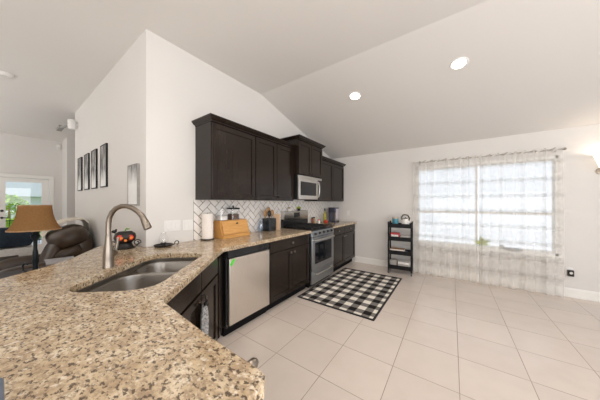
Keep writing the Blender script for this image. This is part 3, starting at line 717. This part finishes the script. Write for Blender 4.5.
# ------------------------------------------------------------------ rug
t = thing('rug', 'black and white buffalo check rug in front of the range', 'rug', (-1.275, 3.34, .0))
RX, RY = .545, .845
link('pile', MB().box(-RX + .02, RX - .02, -RY + .02, RY - .02, .0005, .010), M_RUG, t)
link('border', fillmesh([(-RX, -RY), (RX, -RY), (RX, RY), (-RX, RY)], [[(-RX + .022, -RY + .022), (RX - .022, -RY + .022), (RX - .022, RY - .022), (-RX + .022, RY - .022)]], .0005, .012), M_RUGB, t)

# ------------------------------------------------------------------ rolling cart
CX0, CX1, CY0, CY1 = -1.015, -.62, 4.41, 4.63
t = thing('rolling_cart', 'black four tier rolling cart left of the curtain', 'cart', ((CX0 + CX1) / 2, (CY0 + CY1) / 2, 0), R(4))
M_GREYW = plain('grey_rubber', (.10, .10, .10), .6)
hw, hd = (CX1 - CX0) / 2, (CY1 - CY0) / 2
for sx in (-1, 1):
    for sy in (-1, 1):
        link('post', MB().box(sx * hw - .014, sx * hw + .014, sy * hd - .014, sy * hd + .014, .085, 1.0), M_BLKMET, t, .003)
        c_ = link('caster', MB().box(sx * hw - .014, sx * hw + .014, sy * hd - .008, sy * hd + .008, .045, .086), M_BLKMET, t)
        link('wheel', MB().lathe([(.012, -.012), (.03, -.012), (.03, .012), (.012, .012)], (sx * hw, sy * hd, .0305), (1, 0, 0), 16), M_GREYW, c_)
TZ = (.09, .37, .635, .885)
for z in TZ:
    m = MB().box(-hw + .008, hw - .008, -hd, hd, z, z + .008)
    for y in (-hd, hd): m.box(-hw + .01, hw - .01, y - .004, y + .004, z, z + .078)
    for x in (-hw, hw): m.box(x - .004, x + .004, -hd + .01, hd - .01, z, z + .078)
    link('basket', m, M_BLKMET, t)
cx, cy = (CX0 + CX1) / 2, (CY0 + CY1) / 2
def T(k): return TZ[k] + .0085
M_TEAL = plain('teal_tin', (.07, .27, .35), .35); M_REDW = plain('red_carton', (.55, .06, .07), .4, var=.3); M_BRN = plain('brown_card', (.36, .19, .09), .6); M_GRY = plain('grey_card', (.42, .39, .36), .6)
o = thing('tin_canister', 'teal round tin on the top tier of the black cart', 'tin', (cx - .09, cy, T(3)))
link('tin', MB().lathe([(.055, 0), (.057, .004), (.057, .16)], seg=24), M_TEAL, o); link('lid', MB().lathe([(.059, .16), (.059, .18), (.05, .185)], seg=24), plain('lid_beige', (.5, .42, .33), .5), o)
o = thing('kettle', 'white electric kettle with black handle on the cart top', 'kettle', (cx + .09, cy, T(3)))
link('body', MB().lathe([(.066, 0), (.07, .01), (.064, .12), (.048, .165)], seg=24), M_CREAMG, o); link('lid', MB().lathe([(.048, .165), (.03, .18), (.008, .184), (.01, .195), (.004, .2)], seg=20), M_BLACK, o)
link('handle', MB().tube([(-.055, 0, .14), (-.07, 0, .19), (-.04, 0, .235), (.0, 0, .24), (.04, 0, .23), (.068, 0, .18), (.058, 0, .13)], .012, 8), M_BLACK, o)
link('spout', MB().tube([(.055, 0, .09), (.08, 0, .13), (.09, 0, .16)], [.016, .012, .009], 8), M_CREAMG, o)
def carton(dx, dy, k, sz, mat, label, name='carton', cat='box', band=None):
    o = thing(name, label, cat, (cx + dx, cy + dy, T(k)))
    link('box', MB().box(-sz[0] / 2, sz[0] / 2, -sz[1] / 2, sz[1] / 2, 0, sz[2]), mat, o, .002)
    if band: link('printed_panel', MB().box(-sz[0] / 2 + .01, sz[0] / 2 - .01, -sz[1] / 2 - .001, -sz[1] / 2 + .002, sz[2] * .35, sz[2] * .75), band, o)
    return o
carton(-.09, 0, 2, (.15, .12, .135), M_REDW, 'red and white carton on the second tier of the cart', band=M_CREAMG)
def book(dx, dy, z, sz, mat, label, group):
    o = thing('book', label, 'book', (cx + dx, cy + dy, z), 0, group)
    link('cover', MB().box(-sz[0] / 2, sz[0] / 2, -sz[1] / 2, sz[1] / 2, 0, .003).box(-sz[0] / 2, sz[0] / 2, -sz[1] / 2, sz[1] / 2, sz[2] - .003, sz[2]).box(-sz[0] / 2, -sz[0] / 2 + .003, -sz[1] / 2, sz[1] / 2, .003, sz[2] - .003), mat, o)
    link('pages', MB().box(-sz[0] / 2 + .004, sz[0] / 2 - .004, -sz[1] / 2 + .004, sz[1] / 2 - .004, .0035, sz[2] - .0035), M_PAPER, o)
book(.09, 0, T(2), (.17, .15, .04), M_GRY, 'grey book beneath a white one on the second cart tier', 'books on the cart')
book(.09, 0, T(2) + .0405, (.17, .14, .035), M_WHITEP, 'white book on a grey one on the second cart tier', 'books on the cart')
book(-.03, 0, T(1), (.29, .17, .045), plain('blue_cover', (.06, .09, .2), .4), 'dark blue book, lower of the pair on the third cart tier', 'books on the cart')
book(-.05, 0, T(1) + .0455, (.25, .16, .045), M_BRN, 'tan book, upper of the pair on the third cart tier', 'books on the cart')
carton(.07, -.01, 0, (.20, .15, .135), M_CREAMG, 'white box on the bottom tier of the black cart', band=M_GRY)
carton(-.115, 0, 0, (.12, .14, .15), M_GRY, 'grey brown box at the left of the bottom cart tier')

# ------------------------------------------------------------------ living room
t = thing('end_table', 'dark wooden end table under the lamp beyond the granite', 'table', (-3.72, .02, 0))
link('top', MB().box(-.30, .27, -.42, .36, .565, .60), M_DWOOD, t, .006)
for sx in (-.26, .23):
    for sy in (-.38, .32): link('leg', MB().box(sx - .022, sx + .022, sy - .022, sy + .022, 0, .565), M_DWOOD, t, .004)
link('lower_shelf', MB().box(-.25, .22, -.37, .31, .18, .20), M_DWOOD, t)
t = thing('table_lamp', 'table lamp with flared orange tan shade and dark turned base', 'lamp', (-3.668, .228, .6005))
link('base', MB().lathe([(.085, 0), (.085, .012), (.05, .025), (.022, .05), (.018, .09), (.026, .13), (.024, .17), (.02, .23), (.014, .27), (.016, .36), (.034, .385), (.036, .41), (.018, .43), (.028, .45), (.012, .47), (.01, .53)], seg=20), M_LAMPPOST, t)
link('scroll', MB().tube([(-.05, -.06, .02), (-.10, -.075, .03), (-.13, -.08, .07), (-.10, -.07, .11), (-.06, -.05, .10)], .008, 8), M_LAMPPOST, t)
n = N('tan_shade'); k = n.noise(90, 4, n.map((1, 1, 3))); cc = n.ramp(k, (.3, (.36, .19, .075)), (.7, (.47, .27, .12)))
dfs = n.n('BsdfDiffuse', Color=cc); tls = n.n('BsdfTranslucent', Color=cc); mx = n.n('MixShader'); n.set(mx, 'i0', .4); n.set(mx, 'i1', dfs.outputs[0]); n.set(mx, 'i2', tls.outputs[0]); n.t.links.new(mx.outputs[0], n.out.inputs[0])
sh = MB(); prof = [(.190, .472), (.163, .52), (.143, .57), (.129, .63), (.121, .70), (.119, .738)]
sh.lathe(prof + [(r - .003, z) for r, z in prof[::-1]], seg=8 * 4, cap0=False, cap1=False)
so = link('lamp_shade', sh, n.m, t)
link('shade_trim', MB().lathe([(.189, .467), (.193, .467), (.192, .479), (.189, .479)], seg=32, cap0=False, cap1=False), M_SPOON, so)
link('shade_trim', MB().lathe([(.117, .726), (.121, .726), (.121, .738), (.117, .738)], seg=32, cap0=False, cap1=False), M_SPOON, so)
link('bulb', MB().ball((0, 0, .58), .03, (1, 1, 1.2), 12).lathe([(.012, .52), (.014, .55)], seg=10), emit('warm_bulb', (1, .72, .42), 3), t)

def cushion(name, c, sz, mat, parent, e=.55, rx=0):
    m = MB().ball((0, 0, 0), 1, sz, 24, e)
    m.xf(Matrix.Translation(c) @ Matrix.Rotation(rx, 4, 'X'))
    return link(name, m, mat, parent)
t = thing('recliner', 'brown leather recliner with puffy headrest against the picture wall', 'armchair', (-4.50, .30, 0))
link('base', MB().box(-.30, .30, -.22, .38, .03, .26), M_LEATHER, t, .03)
cushion('seat', (0, -.02, .38), (.29, .33, .13), M_LEATHER, t)
for s_ in (-1, 1): cushion('armrest', (s_ * .36, .0, .36), (.10, .38, .26), M_LEATHER, t, .5)
cushion('backrest', (0, .36, .58), (.34, .13, .36), M_LEATHER, t, .6, R(-8))
cushion('lumbar_pillow', (0, .25, .685), (.37, .20, .125), M_LEATHER, t, .7, R(24))
cushion('headrest', (0, .27, .885), (.39, .20, .145), M_LEATHER, t, .72, R(20))
cushion('side_wing', (.06, .10, .66), (.27, .07, .22), M_LEATHER, t, .7, R(-20))
o = thing('throw_blanket', 'cream throw folded over the top of the brown recliner', 'blanket', (-4.56, .56, 1.0))
pr = [(-.22, -.10), (-.17, .0), (-.10, .055), (-.02, .09), (.08, .115), (.16, .115), (.21, .06), (.22, -.06)]
th = [(y, z + .022) for y, z in pr]
link('cloth', MB().pris(pr + th[::-1], lambda y, z: (-.25, y, z), lambda y, z: (.17, y, z)), M_CREAM, o, .006)
o = thing('arm_cover', 'pale grey blanket over the near arm of the recliner', 'blanket', (-4.14, .44, .62))
pr = [(-.115, -.16), (-.108, -.02), (-.06, .012), (.0, .02), (.06, .012), (.108, -.02), (.115, -.16)]
th = [(x * 1.08, z + .012) for x, z in pr]
link('cloth', MB().pris(pr + th[::-1], lambda x, z: (x, -.11, z), lambda x, z: (x, .14, z)), plain('grey_knit', (.42, .41, .42), .95, bump=.4, scale=120), o, .004)

t = thing('armchair', 'navy blue lounge chair on a pale base near the french door', 'armchair', (-6.25, .05, 0))
link('base', MB().box(-.42, .40, -.75, .30, .08, .62), M_PALE, t, .03)
link('seat_cushion', MB().box(-.40, .20, -.70, .28, .62, .70), M_NAVY, t, .03)
link('backrest', MB().rings([[(.20, -.72, .64), (.42, -.72, .64), (.42, .26, .64), (.20, .26, .64)], [(.27, -.76, .84), (.47, -.76, .84), (.47, .36, .86), (.27, .36, .86)], [(.32, -.74, .97), (.46, -.74, .97), (.46, .42, .96), (.32, .42, .96)]]), M_NAVY, t, .03)
for sx in (-.36, .34):
    for sy in (-.7, .25): link('foot', MB().box(sx - .03, sx + .03, sy - .03, sy + .03, 0, .08), M_DWOOD, t)
t = thing('coffee_table', 'dark low table behind the granite at the left picture edge', 'table', (-5.35, -.32, 0))
link('top', MB().box(-.30, .30, -.5, .5, .485, .53), M_DWOOD, t, .006)
for sx in (-.26, .26):
    for sy in (-.45, .45): link('leg', MB().box(sx - .03, sx + .03, sy - .03, sy + .03, 0, .485), M_DWOOD, t, .004)

# ------------------------------------------------------------------ outdoors
struct('lawn', MB().box(-40, -9.2, -12, 40, -.3, -.13), plain('grass', (.10, .22, .03), .9, var=.4, scale=8))
struct('driveway', MB().box(-9.2, 30, 4.96, 40, -.3, -.13), plain('pale_concrete', (.72, .71, .69), .9, var=.05, scale=4))
struct('patio', MB().box(-13, -10, -8, 6, -.13, -.02), plain('concrete', (.55, .53, .5), .9))
n = N('white_siding'); s = n.n('SeparateXYZ', Vector=n.co); f = n.math('FRACT', n.math('DIVIDE', s.outputs[2], .18)); n.bump(f, .5, .02)
t = thing('neighbour_house', 'white sided house filling the view outside the curtained window', 'house', (1.5, 8.6, -.13))
link('wall', MB().box(-9, 9, 0, 6, 0, 4.6), n.fin((.86, .86, .86), .7), t)
link('roof', MB().pris([(-.5, 4.5), (3, 6.6), (6.5, 4.5), (6.5, 4.62), (3, 6.75), (-.5, 4.62)], lambda y, z: (-9.4, y, z), lambda y, z: (9.4, y, z)), M_GRY, t)
t = thing('neighbour_house', 'pale house with a light grey gable roof beyond the french door', 'house', (-22, 1.1, -.13))
link('wall', MB().box(-4, 0, -4.5, 4.5, 0, 2.1), plain('pale_siding', (.8, .78, .75), .8), t)
link('roof', MB().pris([(-4.9, 2.0), (0, 4.6), (4.9, 2.0), (4.9, 1.9), (-4.9, 1.9)], lambda y, z: (-4.3, y, z), lambda y, z: (.35, y, z)), plain('light_shingle', (.72, .71, .73), .9), t)
def shrub(x, y, r, hgt, label, seed):
    rnd = random.Random(seed); t = thing('shrub', label, 'shrub', (x, y, -.13), 0, 'shrubs beyond the french door')
    m = MB()
    for _ in range(900):
        a = rnd.uniform(0, 6.283); e = rnd.uniform(-.3, 1.45); rr = rnd.uniform(.72, 1.02)
        p = Vector((r * rr * math.cos(a) * math.cos(e), r * rr * math.sin(a) * math.cos(e), hgt * .42 + hgt * .56 * rr * math.sin(e)))
        d1 = Vector((rnd.gauss(0, 1), rnd.gauss(0, 1), rnd.gauss(0, .6))).normalized() * rnd.uniform(.05, .10); d2 = d1.orthogonal().normalized() * d1.length * .4
        m.b.faces.new([m.b.verts.new(q) for q in (p - d1, p + d2, p + d1, p - d2)])
    link('foliage', m, M_LEAF[seed % 2], t, smooth=False)
    link('stems', MB().tube([(0, 0, 0), (.02, .01, hgt * .5), (0, .03, hgt * .85)], [.05, .04, .015], 8), M_SPOON, t)
M_LEAF = [plain('hedge_green', (.17, .42, .03), .6, var=.5, scale=9), plain('yellow_green_leaf', (.36, .55, .05), .6, var=.5, scale=9)]
for k, (x, y, r, h, lab) in enumerate(((-14.2, -1.15, .66, 1.8, 'green shrub outside the door, leftmost behind the glass'), (-14.4, .22, .66, 1.85, 'green shrub outside, in the middle of the door glass'), (-14.2, 1.58, .66, 1.8, 'green shrub outside, at the right of the door glass'), (-12.6, .05, .55, .95, 'low yellow green shrub just outside behind the lamp shade'))):
    shrub(x, y, r, h, lab, k)
t = thing('railing', 'thin dark garden railing outside the french door', 'railing', (-11.6, .2, -.02))
link('rail', MB().box(-.015, .015, -1.2, 1.2, .8, .83).box(-.015, .015, -1.2, 1.2, .1, .13), M_BLKMET, t)
for k in range(25): link('bar', MB().box(-.008, .008, -1.2 + .1 * k - .008, -1.2 + .1 * k + .008, 0, .8), M_BLKMET, t)
